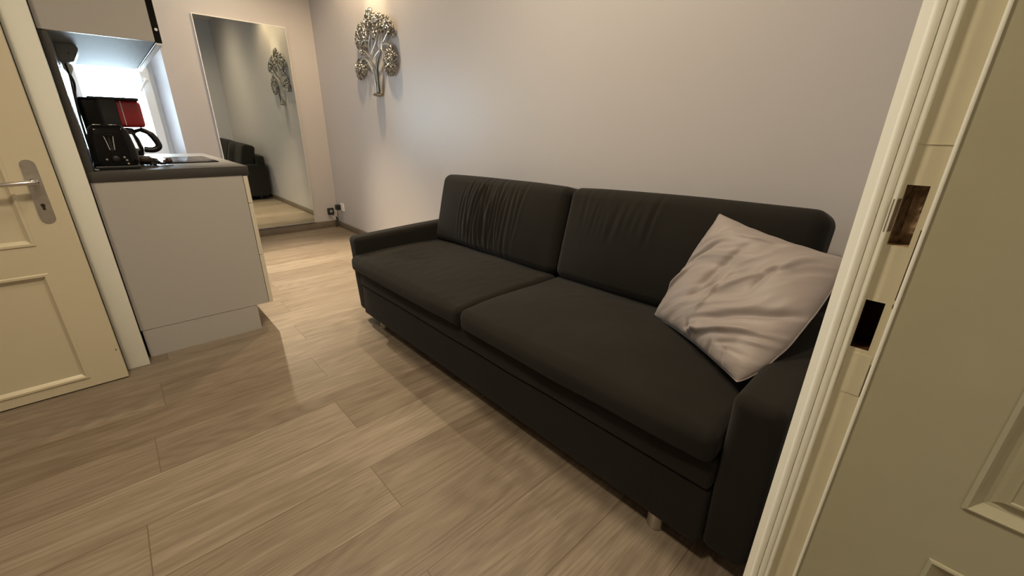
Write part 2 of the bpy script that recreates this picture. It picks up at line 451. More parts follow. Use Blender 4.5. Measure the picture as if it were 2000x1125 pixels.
add_tube(bm, smooth_path([(DX + 0.046, HY + 0.006, 0.889), (DX + 0.048, HY - 0.02, 0.889), (DX + 0.048, HY - 0.07, 0.887), (DX + 0.046, HY - 0.125, 0.884)]), 0.0085, 12)
link('lever', bm, M_CHROME, plate, autosmooth=40)
bm = bmesh.new()
add_lathe(bm, (DX + 0.0035, HY, 0.801), (1, 0, 0), [(0, 0.0065), (0.001, 0.0065), (0.001, 0)], 16)
add_box(bm, (DX + 0.0035, HY - 0.0042, 0.783), (DX + 0.0046, HY + 0.0042, 0.801))
link('keyhole', bm, M_DARKGAP, plate)
for z in (0.958, 0.745):
    lathe('screw', (DX + 0.0035, HY, z), (1, 0, 0), [(0, 0.004), (0.0012, 0.0035), (0.0015, 0)], M_STEEL, plate, 12)
lathe('nail_hole', (DX - 0.001, -1.966, 0.148), (1, 0, 0), [(0, 0.003), (0.0015, 0.003), (0.0015, 0)], M_DARKGAP, door, 10)

# ------------------------------------------------------------------ right doorway jamb (rebate with strike mortises) and panelled lining
J0 = -1.187                    # face of the reveal
jamb = bpy.data.objects.new('trim_2', None); COL.objects.link(jamb); jamb.location = (4.92, J0, 0); bpy.context.view_layer.update()
struct(jamb, 'cream door jamb with two empty strike mortises')
JT = 2.13
def sweep_profile(name, prof, z0, z1, m, parent):
    bm = bmesh.new()
    A = [bm.verts.new((x, y, z0)) for x, y in prof]; B = [bm.verts.new((x, y, z1)) for x, y in prof]
    for i in range(len(prof) - 1): bm.faces.new((A[i], A[i + 1], B[i + 1], B[i]))
    bm.faces.new(A); bm.faces.new(B[::-1])
    return link(name, bm, m, parent, autosmooth=30)
def arc(cx, cy, r, a0, a1, k=7):
    return [(cx + r * math.cos(math.radians(a0 + (a1 - a0) * i / k)), cy + r * math.sin(math.radians(a0 + (a1 - a0) * i / k))) for i in range(k + 1)]
RB = J0 + 0.011                # bottom of the rebate
prof = [(4.885, -1.10), (4.885, J0 + 0.008)] + arc(4.8985, J0 + 0.0035, 0.0042, 190, 350) + [(4.9030, J0 + 0.006)] + arc(4.9065, J0 + 0.003, 0.0033, 190, 350) \
    + [(4.9105, J0 + 0.004), (4.9130, J0 + 0.003)] + arc(4.9142, J0 + 0.0012, 0.0014, 200, 370) + [(4.9158, RB), (4.9158, -1.10)]
sweep_profile('casing_moulding', prof, 0.0, JT, M_CASE, jamb)
# rebate strip with the two mortises cut out
RX0, RX1 = 4.9158, 4.9425
H = [(4.9185, 4.9365, 0.988, 1.0525), (4.9175, 4.9350, 0.861, 0.922)]
bm = bmesh.new()
A = sorted({RX0, RX1, *[h[0] for h in H], *[h[1] for h in H]}); B = sorted({0.0, JT, *[h[2] for h in H], *[h[3] for h in H]})
for i in range(len(A) - 1):
    for j in range(len(B) - 1):
        ca, cb = (A[i] + A[i + 1]) / 2, (B[j] + B[j + 1]) / 2
        if any(h[0] < ca < h[1] and h[2] < cb < h[3] for h in H): continue
        bm.faces.new([bm.verts.new(p) for p in ((A[i], RB, B[j]), (A[i + 1], RB, B[j]), (A[i + 1], RB, B[j + 1]), (A[i], RB, B[j + 1]))])
bmesh.ops.remove_doubles(bm, verts=bm.verts, dist=1e-5)
link('rebate', bm, M_REB, jamb)
for k, h in enumerate(H):
    bm = bmesh.new()
    yb = RB + (0.020 if k == 0 else 0.034)
    n = 10
    def back(i, j):
        x = h[0] + (h[1] - h[0]) * i / n; z = h[2] + (h[3] - h[2]) * j / n
        d = 0.004 * noise.noise(Vector((x * 260, z * 90, k * 7)))
        if k == 0 and i > n * 0.35 and 1 < j < n - 1: d -= 0.006
        return (x, yb + d, z)
    g = [[bm.verts.new(back(i, j)) for j in range(n + 1)] for i in range(n + 1)]
    for i in range(n):
        for j in range(n): bm.faces.new((g[i][j], g[i + 1][j], g[i + 1][j + 1], g[i][j + 1]))
    rim = [(h[0], h[2]), (h[1], h[2]), (h[1], h[3]), (h[0], h[3])]
    cor = [g[0][0], g[n][0], g[n][n], g[0][n]]
    sides = [[g[i][0] for i in range(n + 1)], [g[n][j] for j in range(n + 1)], [g[i][n] for i in range(n, -1, -1)], [g[0][j] for j in range(n, -1, -1)]]
    for s in range(4):
        a, b = rim[s], rim[(s + 1) % 4]
        bm.faces.new([bm.verts.new((a[0], RB, a[1])), bm.verts.new((b[0], RB, b[1]))] + sides[s][::-1])
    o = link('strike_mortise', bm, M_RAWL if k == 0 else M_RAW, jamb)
# bent metal lip by the upper mortise, thin score lines, paint joint
bm = bmesh.new()
prism(bm, [(4.9128, J0 - 0.0005), (4.9150, J0 + 0.0002), (4.9182, RB - 0.0004), (4.9186, RB + 0.002), (4.9172, RB + 0.002), (4.9140, J0 + 0.0022), (4.9124, J0 + 0.0010)], 1.003, 1.038, 'z')
link('strike_lip', bm, M_NICKEL, jamb, autosmooth=40)
for (z0, z1) in ((0.928, 1.008), (0.918, 0.923), (0.80, 0.845)):
    box('score_line', (4.9412, RB - 0.0004, z0), (4.9420, RB + 0.002, z1), M_RAW, jamb)
box('paint_joint', (4.9165, RB - 0.0008, 1.0925), (4.9420, RB + 0.001, 1.0937), M_REB, jamb)
box('filler_plate', (4.9165, RB - 0.0006, 0.800), (4.9405, RB + 0.001, 0.855), M_REB, jamb)
# bead between rebate and lining; its white stands for the light it catches
sweep_profile('bead', [(4.9425, -1.10), (4.9425, RB), (4.9425, J0 - 0.001)] + arc(4.9443, J0 - 0.0012, 0.0018, 180, 340) + [(4.9458, J0 + 0.002), (4.9458, -1.10)], 0.0, JT, M_CASE, jamb)
# panelled lining of the thick wall
bm = bmesh.new()
LP = [(0.0012, 0.0026), (0.0035, 0.0034), (0.0060, 0.0010), (0.0085, -0.0022), (0.0125, -0.0060), (0.0165, -0.0072), (0.0205, -0.0055), (0.0235, -0.0030), (0.0250, -0.0012), (0.0275, -0.0012), (0.0290, -0.0030)]
panel_face(bm, lambda a, b, h: (a, J0 + 0.001 - h, b), (4.9455, 5.55, 0.0, JT), [(5.053, 5.46, 0.720, 1.98), (5.050, 5.46, 0.10, 0.638)], LP)
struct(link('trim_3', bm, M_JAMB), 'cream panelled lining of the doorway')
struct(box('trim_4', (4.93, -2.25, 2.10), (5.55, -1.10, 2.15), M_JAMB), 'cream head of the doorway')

# ------------------------------------------------------------------ mirror
mir = thing('wall_mirror', 'tall thin-framed mirror on the far wall, reflecting sofa and tree', 'mirror', (0.012, -0.615, 0.09))
MY0, MY1, MZ0, MZ1, MX = -0.988, -0.240, 0.088, 2.000, 0.026
bm = bmesh.new()
add_box(bm, (0.003, MY0, MZ0), (MX + 0.003, MY0 + 0.006, MZ1)); add_box(bm, (0.003, MY1 - 0.0025, MZ0), (MX + 0.001, MY1, MZ1))
add_box(bm, (0.003, MY0 + 0.006, MZ1 - 0.006), (MX + 0.003, MY1 - 0.0025, MZ1)); add_box(bm, (0.003, MY0 + 0.006, MZ0), (MX + 0.001, MY1 - 0.0025, MZ0 + 0.002))
link('mirror_frame', bm, M_WHITEP, mir)
box('mirror_glass', (0.006, MY0 + 0.006, MZ0 + 0.002), (MX, MY1 - 0.0025, MZ1 - 0.006), M_MIRROR, mir)

# ------------------------------------------------------------------ kitchen
KX0, KX1, KY0, KF = 1.06, 2.395, -1.872, -1.281
cab = thing('base_cabinet', 'white kitchen base cabinet with drawers under the dark worktop', 'kitchen cabinet', (1.73, -1.6, 0))
bm = bmesh.new()
add_box(bm, (KX0, KY0, 0.145), (KX1 - 0.019, -1.304, 0.858))
link('carcass', bm, M_CAB, cab)
box('end_panel', (KX1 - 0.0185, KY0, 0.147), (KX1, -1.3035, 0.8595), M_CAB, cab, bevel=0.0008, seg=1)
box('plinth', (KX0 + 0.002, KY0 + 0.005, 0.0), (KX1 - 0.002, -1.365, 0.1455), M_CAB, cab)
for z0, z1 in ((0.7165, 0.857), (0.4315, 0.7130), (0.147, 0.4280)):
    box('drawer', (1.80, -1.301, z0), (KX1, KF, z1), M_CABEDGE, cab, bevel=0.001, seg=1)
box('cabinet_door', (KX0, -1.301, 0.147), (1.796, KF, 0.857), M_CABEDGE, cab, bevel=0.001, seg=1)
tag(box('worktop', (KX0 - 0.004, -1.874, 0.860), (KX1 + 0.004, -1.272, 0.905), M_TOP, bevel=0.0015, seg=2), 'dark grey laminate worktop on the white base cabinet', 'worktop')
sp = thing('backsplash', 'dark edged splashback board between worktop and wall cabinet', 'backsplash', (1.73, -1.87, 0.906))
box('board', (KX0, -1.873, 0.906), (KX1 - 0.004, -1.850, 1.431), M_SPLASH, sp)
box('edge_strip', (KX1 - 0.0038, -1.873, 0.906), (KX1, -1.849, 1.431), M_TOP, sp)
uc = thing('wall_cabinet', 'white wall cabinet with black front above the coffee maker', 'kitchen cabinet', (1.73, -1.7, 1.432))
UZ = 1.434
box('carcass', (KX0, -1.873, UZ + 0.004), (KX1 - 0.0185, -1.5225, 2.2), M_CAB, uc)
box('end_panel', (KX1 - 0.018, -1.873, UZ), (KX1, -1.5225, 2.2), M_CAB, uc, bevel=0.0008, seg=1)
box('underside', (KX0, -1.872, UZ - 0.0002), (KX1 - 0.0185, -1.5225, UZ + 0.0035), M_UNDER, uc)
for x0, x1 in ((1.735, KX1), (KX0, 1.730)):
    d = box('cabinet_door', (x0, -1.5205, UZ - 0.004), (x1, -1.4985, 2.2), M_BLACK, uc, bevel=0.001, seg=1)
    box('edge_reflection', (x0, -1.521, UZ - 0.012), (x1, -1.4995, UZ - 0.0045), M_FRAME, d)  # pale strip stands in for window light reflected on the door's bottom edge
lathe('screw_cap', (KX1 - 0.0005, -1.509, 1.482), (1, 0, 0), [(0, 0.006), (0.002, 0.0055), (0.0026, 0)], M_WHITEP, uc, 16)

hob = thing('hob', 'flat black glass hob plate set on the worktop', 'hob', (1.8, -1.48, 0.905))
box('glass_plate', (1.53, -1.635, 0.9055), (2.05, -1.338, 0.9105), M_BLACK, hob, bevel=0.0012)
for x in (1.66, 1.90):
    bm = bmesh.new(); add_lathe(bm, (x, -1.487, 0.9106), (0, 0, 1), [(0, 0.088), (0.0003, 0.088), (0.0003, 0.086), (0, 0.086)], 40)
    link('cooking_zone', bm, M_GREYP, hob)

# toaster
TX0, TX1, TY0, TY1, TZ0, TZ1 = 2.075, 2.335, -1.845, -1.684, 0.906, 1.094
to = thing('toaster', 'glossy black toaster at the near end of the dark worktop', 'toaster', ((TX0 + TX1) / 2, (TY0 + TY1) / 2, TZ0))
hx, hy, hz = (TX1 - TX0) / 2, (TY1 - TY0) / 2, (TZ1 - TZ0 - 0.01) / 2
def tdisp(p, n, u):
    t = (u.z + 1) / 2
    w = 1.0 - 0.24 * t ** 1.9 + 0.02 * math.sin(math.pi * t)
    return Vector((p.x * (1 - 0.05 * t), p.y * w, p.z))
bm = rounded((hx, hy, hz), 0.028, (6, 6, 8), 5, tdisp)
move(bm, Matrix.Translation(((TX0 + TX1) / 2, (TY0 + TY1) / 2, TZ0 + 0.01 + hz)))
link('housing', bm, M_BLACK, to, smooth=True)
bm = rounded((hx - 0.004, hy - 0.003, 0.008), 0.006, (3, 3, 1), 3)
move(bm, Matrix.Translation(((TX0 + TX1) / 2, (TY0 + TY1) / 2, TZ0 + 0.0085)))
link('base', bm, M_BLACKP, to, smooth=True)
for y in (-1.795, -1.742):
    box('bread_slot', (TX0 + 0.045, y - 0.014, TZ1 - 0.010), (TX1 - 0.045, y + 0.014, TZ1 + 0.0012), M_STEEL, to, bevel=0.001)
box('lever_slot', (TX1 - 0.008, -1.772, 0.985), (TX1 - 0.0005, -1.764, 1.050), M_BLACKP, to)
bm = rounded((0.010, 0.013, 0.006), 0.005, (2, 2, 2), 3); move(bm, Matrix.Translation((TX1 + 0.005, -1.768, 1.053)))
link('lever', bm, M_BLACK, to, smooth=True)
for y in (-1.757, -1.779):
    k = 1 if y > -1.768 else -1
    tube('highlight_bar', [(TX1 - 0.004, y + 0.004 * k, 1.048), (TX1 - 0.001, y, 1.02), (TX1 + 0.0005, y - 0.003 * k, 0.99)], 0.0022, M_CHROME, to, 8)  # chrome bars shaped as the V highlights beside the lever slot
lathe('browning_knob', (TX1 - 0.003, -1.764, 0.952), (1, 0, 0), [(0, 0.014), (0.010, 0.012), (0.012, 0.009), (0.012, 0)], M_BLACKP, to)
for y, z in ((-1.735, 0.958), (-1.729, 0.945), (-1.727, 0.930), (-1.795, 0.950)):
    lathe('button', (TX1 - 0.003, y, z), (1, 0, 0), [(0, 0.0045), (0.005, 0.004), (0.006, 0)], M_STEEL, to, 14)
tube('power_cable', smooth_path([(2.10, -1.8440, 0.925), (2.20, -1.8455, 0.912), (2.33, -1.8445, 0.910), (2.36, -1.842, 0.910), (2.355, -1.832, 0.909)]), 0.0032, M_GREYP, to, 8)

# coffee maker
co = thing('coffee_maker', 'black and red drip coffee maker standing behind the toaster', 'coffee maker', (1.94, -1.745, 0.906))
def rbox(name, a, b, r, m, parent, n=(3, 3, 3), k=4):
    c = [(a[i] + b[i]) / 2 for i in range(3)]; h = [abs(b[i] - a[i]) / 2 for i in range(3)]
    bm = rounded(h, r, n, k); move(bm, Matrix.Translation(c))
    return link(name, bm, m, parent, smooth=True)
rbox('water_tank', (1.875, -1.838, 0.906), (2.025, -1.755, 1.215), 0.016, M_BLACK, co)
rbox('base', (1.865, -1.835, 0.906), (2.02, -1.660, 0.936), 0.012, M_BLACKP, co)
rbox('tank_top', (1.878, -1.770, 1.066), (2.022, -1.700, 1.216), 0.010, M_BLACKP, co)
fh = rbox('filter_holder', (1.880, -1.712, 1.082), (2.020, -1.610, 1.208), 0.018, M_RED, co)
box('red_highlight', (2.0185, -1.686, 1.092), (2.0215, -1.6835, 1.204), M_WHITEP, fh)  # white strip set in as the vertical highlight on the red
rbox('lid', (1.876, -1.80, 1.206), (2.024, -1.612, 1.220), 0.006, M_BLACKP, co)
ca = lathe('carafe', (1.945, -1.700, 0.937), (0, 0, 1), [(0, 0.0), (0, 0.045), (0.01, 0.054), (0.045, 0.060), (0.09, 0.052), (0.118, 0.040), (0.126, 0.041), (0.126, 0.038), (0.118, 0.037), (0.088, 0.049), (0.045, 0.057), (0.012, 0.051), (0.004, 0.043), (0.004, 0)], M_CARAFE, co)
lathe('carafe_band', (1.945, -1.700, 1.050), (0, 0, 1), [(0, 0.0455), (0.014, 0.042), (0.024, 0.042), (0.030, 0.034), (0.0315, 0.0)], M_BLACKP, ca)
bm = bmesh.new()
P = smooth_path([(1.952, -1.660, 1.062), (1.956, -1.632, 1.070), (1.958, -1.600, 1.052), (1.958, -1.580, 1.010), (1.958, -1.580, 0.985), (1.957, -1.605, 0.972), (1.953, -1.640, 0.975)], 6)
add_tube(bm, P, [0.009] * 6 + [0.013] * 6 + [0.016] * 6 + [0.015] * (len(P) - 18), 10)
link('carafe_handle', bm, M_BLACKP, ca, smooth=True)

# socket block under the wall cabinet, plug and leads
cs = thing('corner_socket', 'grey angled power block mounted under the wall cabinet', 'socket', (1.97, -1.83, 1.433))
bm = bmesh.new()
prism(bm, [(-1.849, 1.4330), (-1.782, 1.4330), (-1.774, 1.412), (-1.803, 1.358), (-1.849, 1.352)], 1.90, 2.06, 'x')
bmesh.ops.bevel(bm, geom=list(bm.edges), offset=0.003, segments=2, affect='EDGES')
link('housing', bm, M_GREYP, cs, autosmooth=40)
for y, z in ((-1.8115, 1.392), (-1.790, 1.388)):
    lathe('screw', (2.0595, y, z), (1, 0, 0), [(0, 0.003), (0.0015, 0.0025), (0.0015, 0)], M_BLACKP, cs, 10)
pl = thing('mains_plug', 'white plug hanging below the grey power block by the backsplash', 'plug', (1.98, -1.832, 1.35))
lathe('plug_body', (1.98, -1.830, 1.354), (0, 0, -1), [(0, 0.0), (0, 0.016), (0.02, 0.017), (0.034, 0.010), (0.044, 0.006), (0.046, 0)], M_WHITEP, pl, 20)
tube('lead', smooth_path([(1.98, -1.830, 1.310), (1.986, -1.826, 1.27), (2.034, -1.838, 1.20), (2.040, -1.843, 1.10), (2.036, -1.844, 1.0), (2.036, -1.844, 0.912)]), 0.0045, M_BLACKP, pl, 8)
tag(tube('power_lead', smooth_path([(2.02, -1.834, 1.351), (2.045, -1.832, 1.30), (2.050, -1.838, 1.22), (2.056, -1.843, 1.14), (2.060, -1.845, 1.05), (2.062, -1.845, 0.95), (2.064, -1.845, 0.912)]), 0.0038, M_BLACKP, None, 8),
    'thin black lead running down the backsplash behind the toaster', 'cable')

# coiled cord with its plug on the worktop
cc = thing('coiled_cord', 'dark coiled cord with round plug lying beside the toaster', 'cord', (2.12, -1.62, 0.906))
pts = []
for i in range(120):
    t = i / 119; a = t * 2 * math.pi * 3.2
    pts.append((2.13 + (0.045 + 0.012 * math.sin(3 * a)) * math.cos(a), -1.645 + (0.028 + 0.006 * math.cos(2.3 * a)) * math.sin(a), 0.913 + 0.024 * t + 0.004 * math.sin(5 * a)))
pts += [(2.15, -1.60, 0.914), (2.13, -1.585, 0.913), (2.12, -1.575, 0.916)]
tube('cord_coil', pts, 0.0066, M_BLACKP, cc, 8)
lathe('cord_plug', (2.125, -1.588, 0.922), (-0.25, 1, 0.05), [(0, 0), (0, 0.007), (0.012, 0.010), (0.018, 0.0155), (0.034, 0.0155), (0.036, 0.012), (0.036, 0)], M_BROWN, cc, 20)
rbox('cord_switch', (2.085, -1.685, 0.922), (2.185, -1.632, 0.952), 0.012, M_BROWN, cc)

# ------------------------------------------------------------------ sockets in the far corner
ws = thing('wall_socket', 'white wall socket low on the sofa wall near the corner', 'socket', (0.19, YB, 0.245))
bm = bmesh.new(); prism(bm, round_rect(0.142, 0.228, 0.204, 0.290, 0.008), YB - 0.010, YB, 'y'); link('cover_plate', bm, M_WHITEP, ws, autosmooth=40)
lathe('socket_insert', (0.185, YB - 0.0098, 0.247), (0, -1, 0), [(0, 0.024), (0.0012, 0.024), (0.0012, 0.021), (-0.004, 0.019), (-0.004, 0)], M_WHITEP, ws, 24)
bp = thing('black_plug', 'black plug in the white socket on the sofa wall', 'plug', (0.125, YB - 0.03, 0.24))
rbox('plug_body', (0.105, YB - 0.062, 0.212), (0.165, YB - 0.0125, 0.272), 0.010, M_BLACKP, bp)
tube('plug_lead', smooth_path([(0.13, YB - 0.045, 0.214), (0.128, YB - 0.048, 0.17), (0.11, YB - 0.040, 0.12), (0.085, YB - 0.030, 0.105)]), 0.0032, M_BLACKP, bp, 8)
sq = thing('power_adapter', 'black square power adapter with grey face on the far wall', 'adapter', (0.0, -0.05, 0.19))
rbox('adapter_body', (0.001, -0.086, 0.148), (0.034, -0.018, 0.222), 0.007, M_BLACKP, sq)
lathe('adapter_face', (0.0338, -0.052, 0.188), (1, 0, 0), [(0, 0.018), (0.0015, 0.017), (0.0015, 0)], M_GREYP, sq, 20)
tube('adapter_lead', smooth_path([(0.02, -0.05, 0.15), (0.02, -0.045, 0.125), (0.03, -0.025, 0.108), (0.05, -0.008, 0.105)]), 0.0028, M_WHITEP, sq, 8)
jo = thing('cable_joint', 'small black cable connector hanging by the skirting in the corner', 'cable connector', (0.06, -0.005, 0.10))
bm = rounded((0.026, 0.008, 0.010), 0.006, (2, 2, 2), 3); move(bm, Matrix.Translation((0.066, -0.008, 0.104)) @ Matrix.Rotation(0.5, 4, 'Y')); link('connector_body', bm, M_BLACKP, jo, smooth=True)
tube('joint_lead', smooth_path([(0.045, -0.008, 0.098), (0.035, -0.012, 0.06), (0.045, -0.02, 0.015), (0.06, -0.03, 0.004)]), 0.0026, M_BLACKP, jo, 8)

# ------------------------------------------------------------------ tree sculpture on the sofa wall (x, z in the wall plane)
rng = random.Random(5)
tree = thing('tree_sculpture', 'silver metal tree wall sculpture lit from above on the sofa wall', 'wall sculpture', (1.34, YB, 1.36))
def branch(name, pts, r, off=-0.02, parent=tree, m=M_SILVER):
    P = smooth_path([(x, YB + off - 0.010 * math.sin(math.pi * i / max(1, len(pts) - 1)), z) for i, (x, z) in enumerate(pts)], 8)
    n = len(P); rs = [r[min(int(t), len(r) - 2)] + (r[min(int(t), len(r) - 2) + 1] - r[min(int(t), len(r) - 2)]) * (t - min(int(t), len(r) - 2)) for t in ((len(r) - 1) * i / (n - 1) for i in range(n))]
    bm = bmesh.new(); add_tube(bm, P, rs, 8)
    for v in bm.verts: v.co.y = YB + off + (v.co.y - YB - off) * 0.5
    return link(name, bm, m, parent, autosmooth=50)
bm = bmesh.new()
add_lathe(bm, (1.345, YB - 0.004, 1.372), (0, 0, -1), [(0, 0.0), (0, 0.055), (0.006, 0.075), (0.016, 0.066), (0.024, 0.035), (0.026, 0)], 28)
for v in bm.verts: v.co.y = YB - 0.002 - abs(v.co.y - (YB - 0.004)) * 0.75
link('base', bm, M_SILVER, tree, autosmooth=50)
branch('trunk', [(1.345, 1.37), (1.345, 1.43), (1.34, 1.488), (1.304, 1.61), (1.29, 1.67)], (0.048, 0.022, 0.015, 0.011, 0.010), -0.024)
branch('trunk', [(1.392, 1.380), (1.396, 1.44), (1.400, 1.485), (1.404, 1.551), (1.433, 1.62), (1.49, 1.679)], (0.024, 0.018, 0.016, 0.017, 0.017, 0.015), -0.030, m=M_SILVERD)
for pts, r in (
    ([(1.29, 1.67), (1.28, 1.744), (1.326, 1.817), (1.322, 1.90)], (0.012, 0.005)),
    ([(1.49, 1.679), (1.521, 1.744), (1.543, 1.83)], (0.012, 0.005)),
    ([(1.488, 1.672), (1.542, 1.642), (1.597, 1.626), (1.615, 1.58)], (0.011, 0.005)),
    ([(1.305, 1.536), (1.222, 1.625), (1.131, 1.649), (1.061, 1.600)], (0.011, 0.005)),
    ([(1.298, 1.626), (1.201, 1.694), (1.15, 1.722), (1.10, 1.78)], (0.011, 0.005)),
    ([(1.304, 1.61), (1.398, 1.66), (1.493, 1.692)], (0.008, 0.007)),
    ([(1.29, 1.67), (1.398, 1.738), (1.46, 1.821)], (0.009, 0.005)),
    ([(1.518, 1.731), (1.611, 1.781), (1.664, 1.807)], (0.009, 0.005)),
    ([(1.515, 1.718), (1.597, 1.708), (1.606, 1.673), (1.545, 1.659)], (0.007, 0.006)),
    ([(1.27, 1.60), (1.20, 1.60), (1.195, 1.57)], (0.007, 0.005)),
    ([(1.33, 1.70), (1.36, 1.78), (1.40, 1.84)], (0.008, 0.004)),
    ([(1.45, 1.70), (1.47, 1.77), (1.50, 1.86)], (0.008, 0.004)),
): branch('branch', pts, r, -0.024)
def foliage(cx, cz, rx, rz, count, tilt=0.0, parent=tree):
    bm = bmesh.new()
    for i in range(int(count * 2.2)):
        while True:
            a, b = rng.uniform(-1, 1), rng.uniform(-1, 1)
            if a * a + b * b <= 1: break
        b2 = b; wx = (1 - 0.35 * max(0, b)) 
        x = cx + rx * a * wx + tilt * b * rz; z = cz + rz * b2
        dome = math.sqrt(max(0, 1 - a * a - b * b))
        y = YB - 0.008 - 0.030 * dome - rng.uniform(0, 0.010)
        s = rng.uniform(0.007, 0.013); ang = rng.uniform(0, 2 * math.pi)
        ln = Vector((math.cos(ang), rng.uniform(-0.5, 0.5), math.sin(ang))).normalized()
        sd = ln.cross(Vector((rng.uniform(-0.4, 0.4), -1, rng.uniform(-0.4, 0.4)))).normalized()
        nn = sd.cross(ln)
        if nn.y > 0: nn = -nn
        c = Vector((x, y, z)); mi = 0 if rng.random() < 0.5 else 1  # leaves mix bright silver with the painted dark reflections
        tip, tail = c + ln * s, c - ln * s
        l_, r_ = c + sd * s * 0.5 - nn * 0.003, c - sd * s * 0.5 - nn * 0.003
        mid = c + nn * s * 0.30; bk = c - nn * 0.006
        T, A_, Lf, R_, Md, Bk = (bm.verts.new(p) for p in (tip, tail, l_, r_, mid, bk))
        for f in ((T, Lf, Md), (Lf, A_, Md), (A_, R_, Md), (R_, T, Md), (T, Bk, Lf), (Lf, Bk, A_), (A_, Bk, R_), (R_, Bk, T)):
            bm.faces.new(f).material_index = mi
    for v in bm.verts: v.co.y = min(v.co.y, YB - 0.0015)
    return link('foliage', bm, (M_SILVER, M_SILVERD), parent)
for c in ((1.323, 1.912, 0.098, 0.085, 170, 0.06), (1.482, 1.863, 0.045, 0.074, 80, 0.0), (1.55, 1.846, 0.040, 0.066, 70, 0.0), (1.613, 1.832, 0.040, 0.062, 70, 0.0),
          (1.66, 1.803, 0.044, 0.058, 70, 0.1), (1.146, 1.815, 0.128, 0.105, 230, 0.12), (1.058, 1.577, 0.090, 0.084, 170, 0.05), (1.612, 1.590, 0.105, 0.108, 230, 0.1),
          (1.195, 1.584, 0.034, 0.040, 40, 0.0), (1.39, 1.805, 0.065, 0.045, 40, 0.0), (1.15, 1.696, 0.034, 0.030, 26, 0.0)):
    foliage(*c)

# ------------------------------------------------------------------ sofa
sofa = thing('sofa', 'charcoal two-seat sofa with thin arms along the right-hand wall', 'sofa', (3.73, -0.45, 0))
SX = 3.727
def settle(o):
    """the sofa sits slightly out of square: its far end is a little lower"""
    for v in o.data.vertices: v.co.z *= 1 + 0.033 * (v.co.x - SX)
    return o
def fold(v, f): return noise.noise(Vector(v) * f)
def wr(x0, c, w):
    t = (x0 - c) / w
    return math.exp(-t * t)
# arms: slanting top, rounded front
def arm(x0, x1):
    hx, hy, hz = (x1 - x0) / 2, 0.415, 0.238
    def dp(p, n, u):
        q = p.copy()
        tz = (u.z + 1) / 2
        q.y -= 0.022 * tz * (1 - u.y) / 2                 # front leans forward to the top
        q.z += 0.035 * tz * (u.y + 1) / 2                 # top rises to the back
        q += n * 0.004 * fold((p.x, p.y, p.z), 5)
        return q
    bm = rounded((hx, hy, hz), 0.028, (3, 16, 10), 4, dp)
    move(bm, Matrix.Translation(((x0 + x1) / 2, -0.452, 0.062 + hz)))
    return settle(link('armrest', bm, M_SOFA, sofa, smooth=True))
arm(2.618, 2.722); arm(4.732, 4.842)
bm = rounded((1.0045, 0.395, 0.092), 0.010, (20, 6, 4), 3); move(bm, Matrix.Translation((SX, -0.487, 0.161)))
settle(link('base', bm, M_SOFA, sofa, smooth=True))
bm = rounded((1.0035, 0.39, 0.047), 0.012, (30, 6, 3), 3, lambda p, n, u: p + n * 0.003 * fold(p, 4))
move(bm, Matrix.Translation((SX, -0.499, 0.303)))
settle(link('seat_rail', bm, M_SOFA, sofa, smooth=True))
bm = rounded((1.108, 0.055, 0.20), 0.03, (10, 2, 4), 4); move(bm, Matrix.Translation((3.730, -0.088, 0.49)))
settle(link('back_frame', bm, M_SOFA, sofa, smooth=True))
# seat cushions
CREASES = ((-0.36, -0.02, 0.07, 0.0040), (-0.325, -0.10, 0.06, 0.0045), (-0.29, -0.06, 0.08, 0.0050), (-0.25, -0.12, 0.07, 0.0045), (-0.20, -0.07, 0.09, 0.0050), (-0.15, -0.10, 0.06, 0.0040), (-0.11, -0.04, 0.07, 0.0035), (-0.05, -0.08, 0.06, 0.0028))
def seat(x0, x1, seed):
    hx, hy, hz = (x1 - x0) / 2, 0.302, 0.045
    cx = (x0 + x1) / 2
    def dp(p, n, u):
        q = p.copy()
        crown = (1 - abs(u.x) ** 3) * (1 - abs(u.y) ** 3)
        if n.z > 0: q.z += 0.022 * crown * n.z
        if n.y < 0: q.y += n.y * 0.012 * (1 - u.x ** 4) * (1 - (u.z) ** 2)
        q += n * 0.005 * fold((p.x + seed, p.y, p.z), 3.5)
        if seed < 2 and n.z > 0.3:                         # short creases across the left end
            for cx0, cy0, ln, am in CREASES:
                d = p.x - cx0 - 0.10 * (p.y - cy0) - 0.006 * fold((cx0, p.y, 2), 14)
                q.z -= am * math.exp(-(d / 0.0055) ** 2) * math.exp(-((p.y - cy0) / ln) ** 2)
                q.z += 0.7 * am * math.exp(-((d - 0.013) / 0.009) ** 2) * math.exp(-((p.y - cy0) / ln) ** 2)
        if n.z > 0.3: q.z += 0.0015 * fold((p.x * 1.5, p.y + seed, 1), 16)
        q.z -= 0.012 * max(0, -u.y) ** 2
        return q
    bm = rounded((hx, hy, hz), 0.028, (150 if seed < 2 else 60, 44, 5), 6, dp)
    move(bm, Matrix.Translation((cx, -0.615, 0.354 + hz)))
    o = settle(link('seat_cushion', bm, M_SOFA, sofa, smooth=True))
    return o
seat(2.690, 3.7225, 0.0); seat(3.7265, 4.731, 5.0)
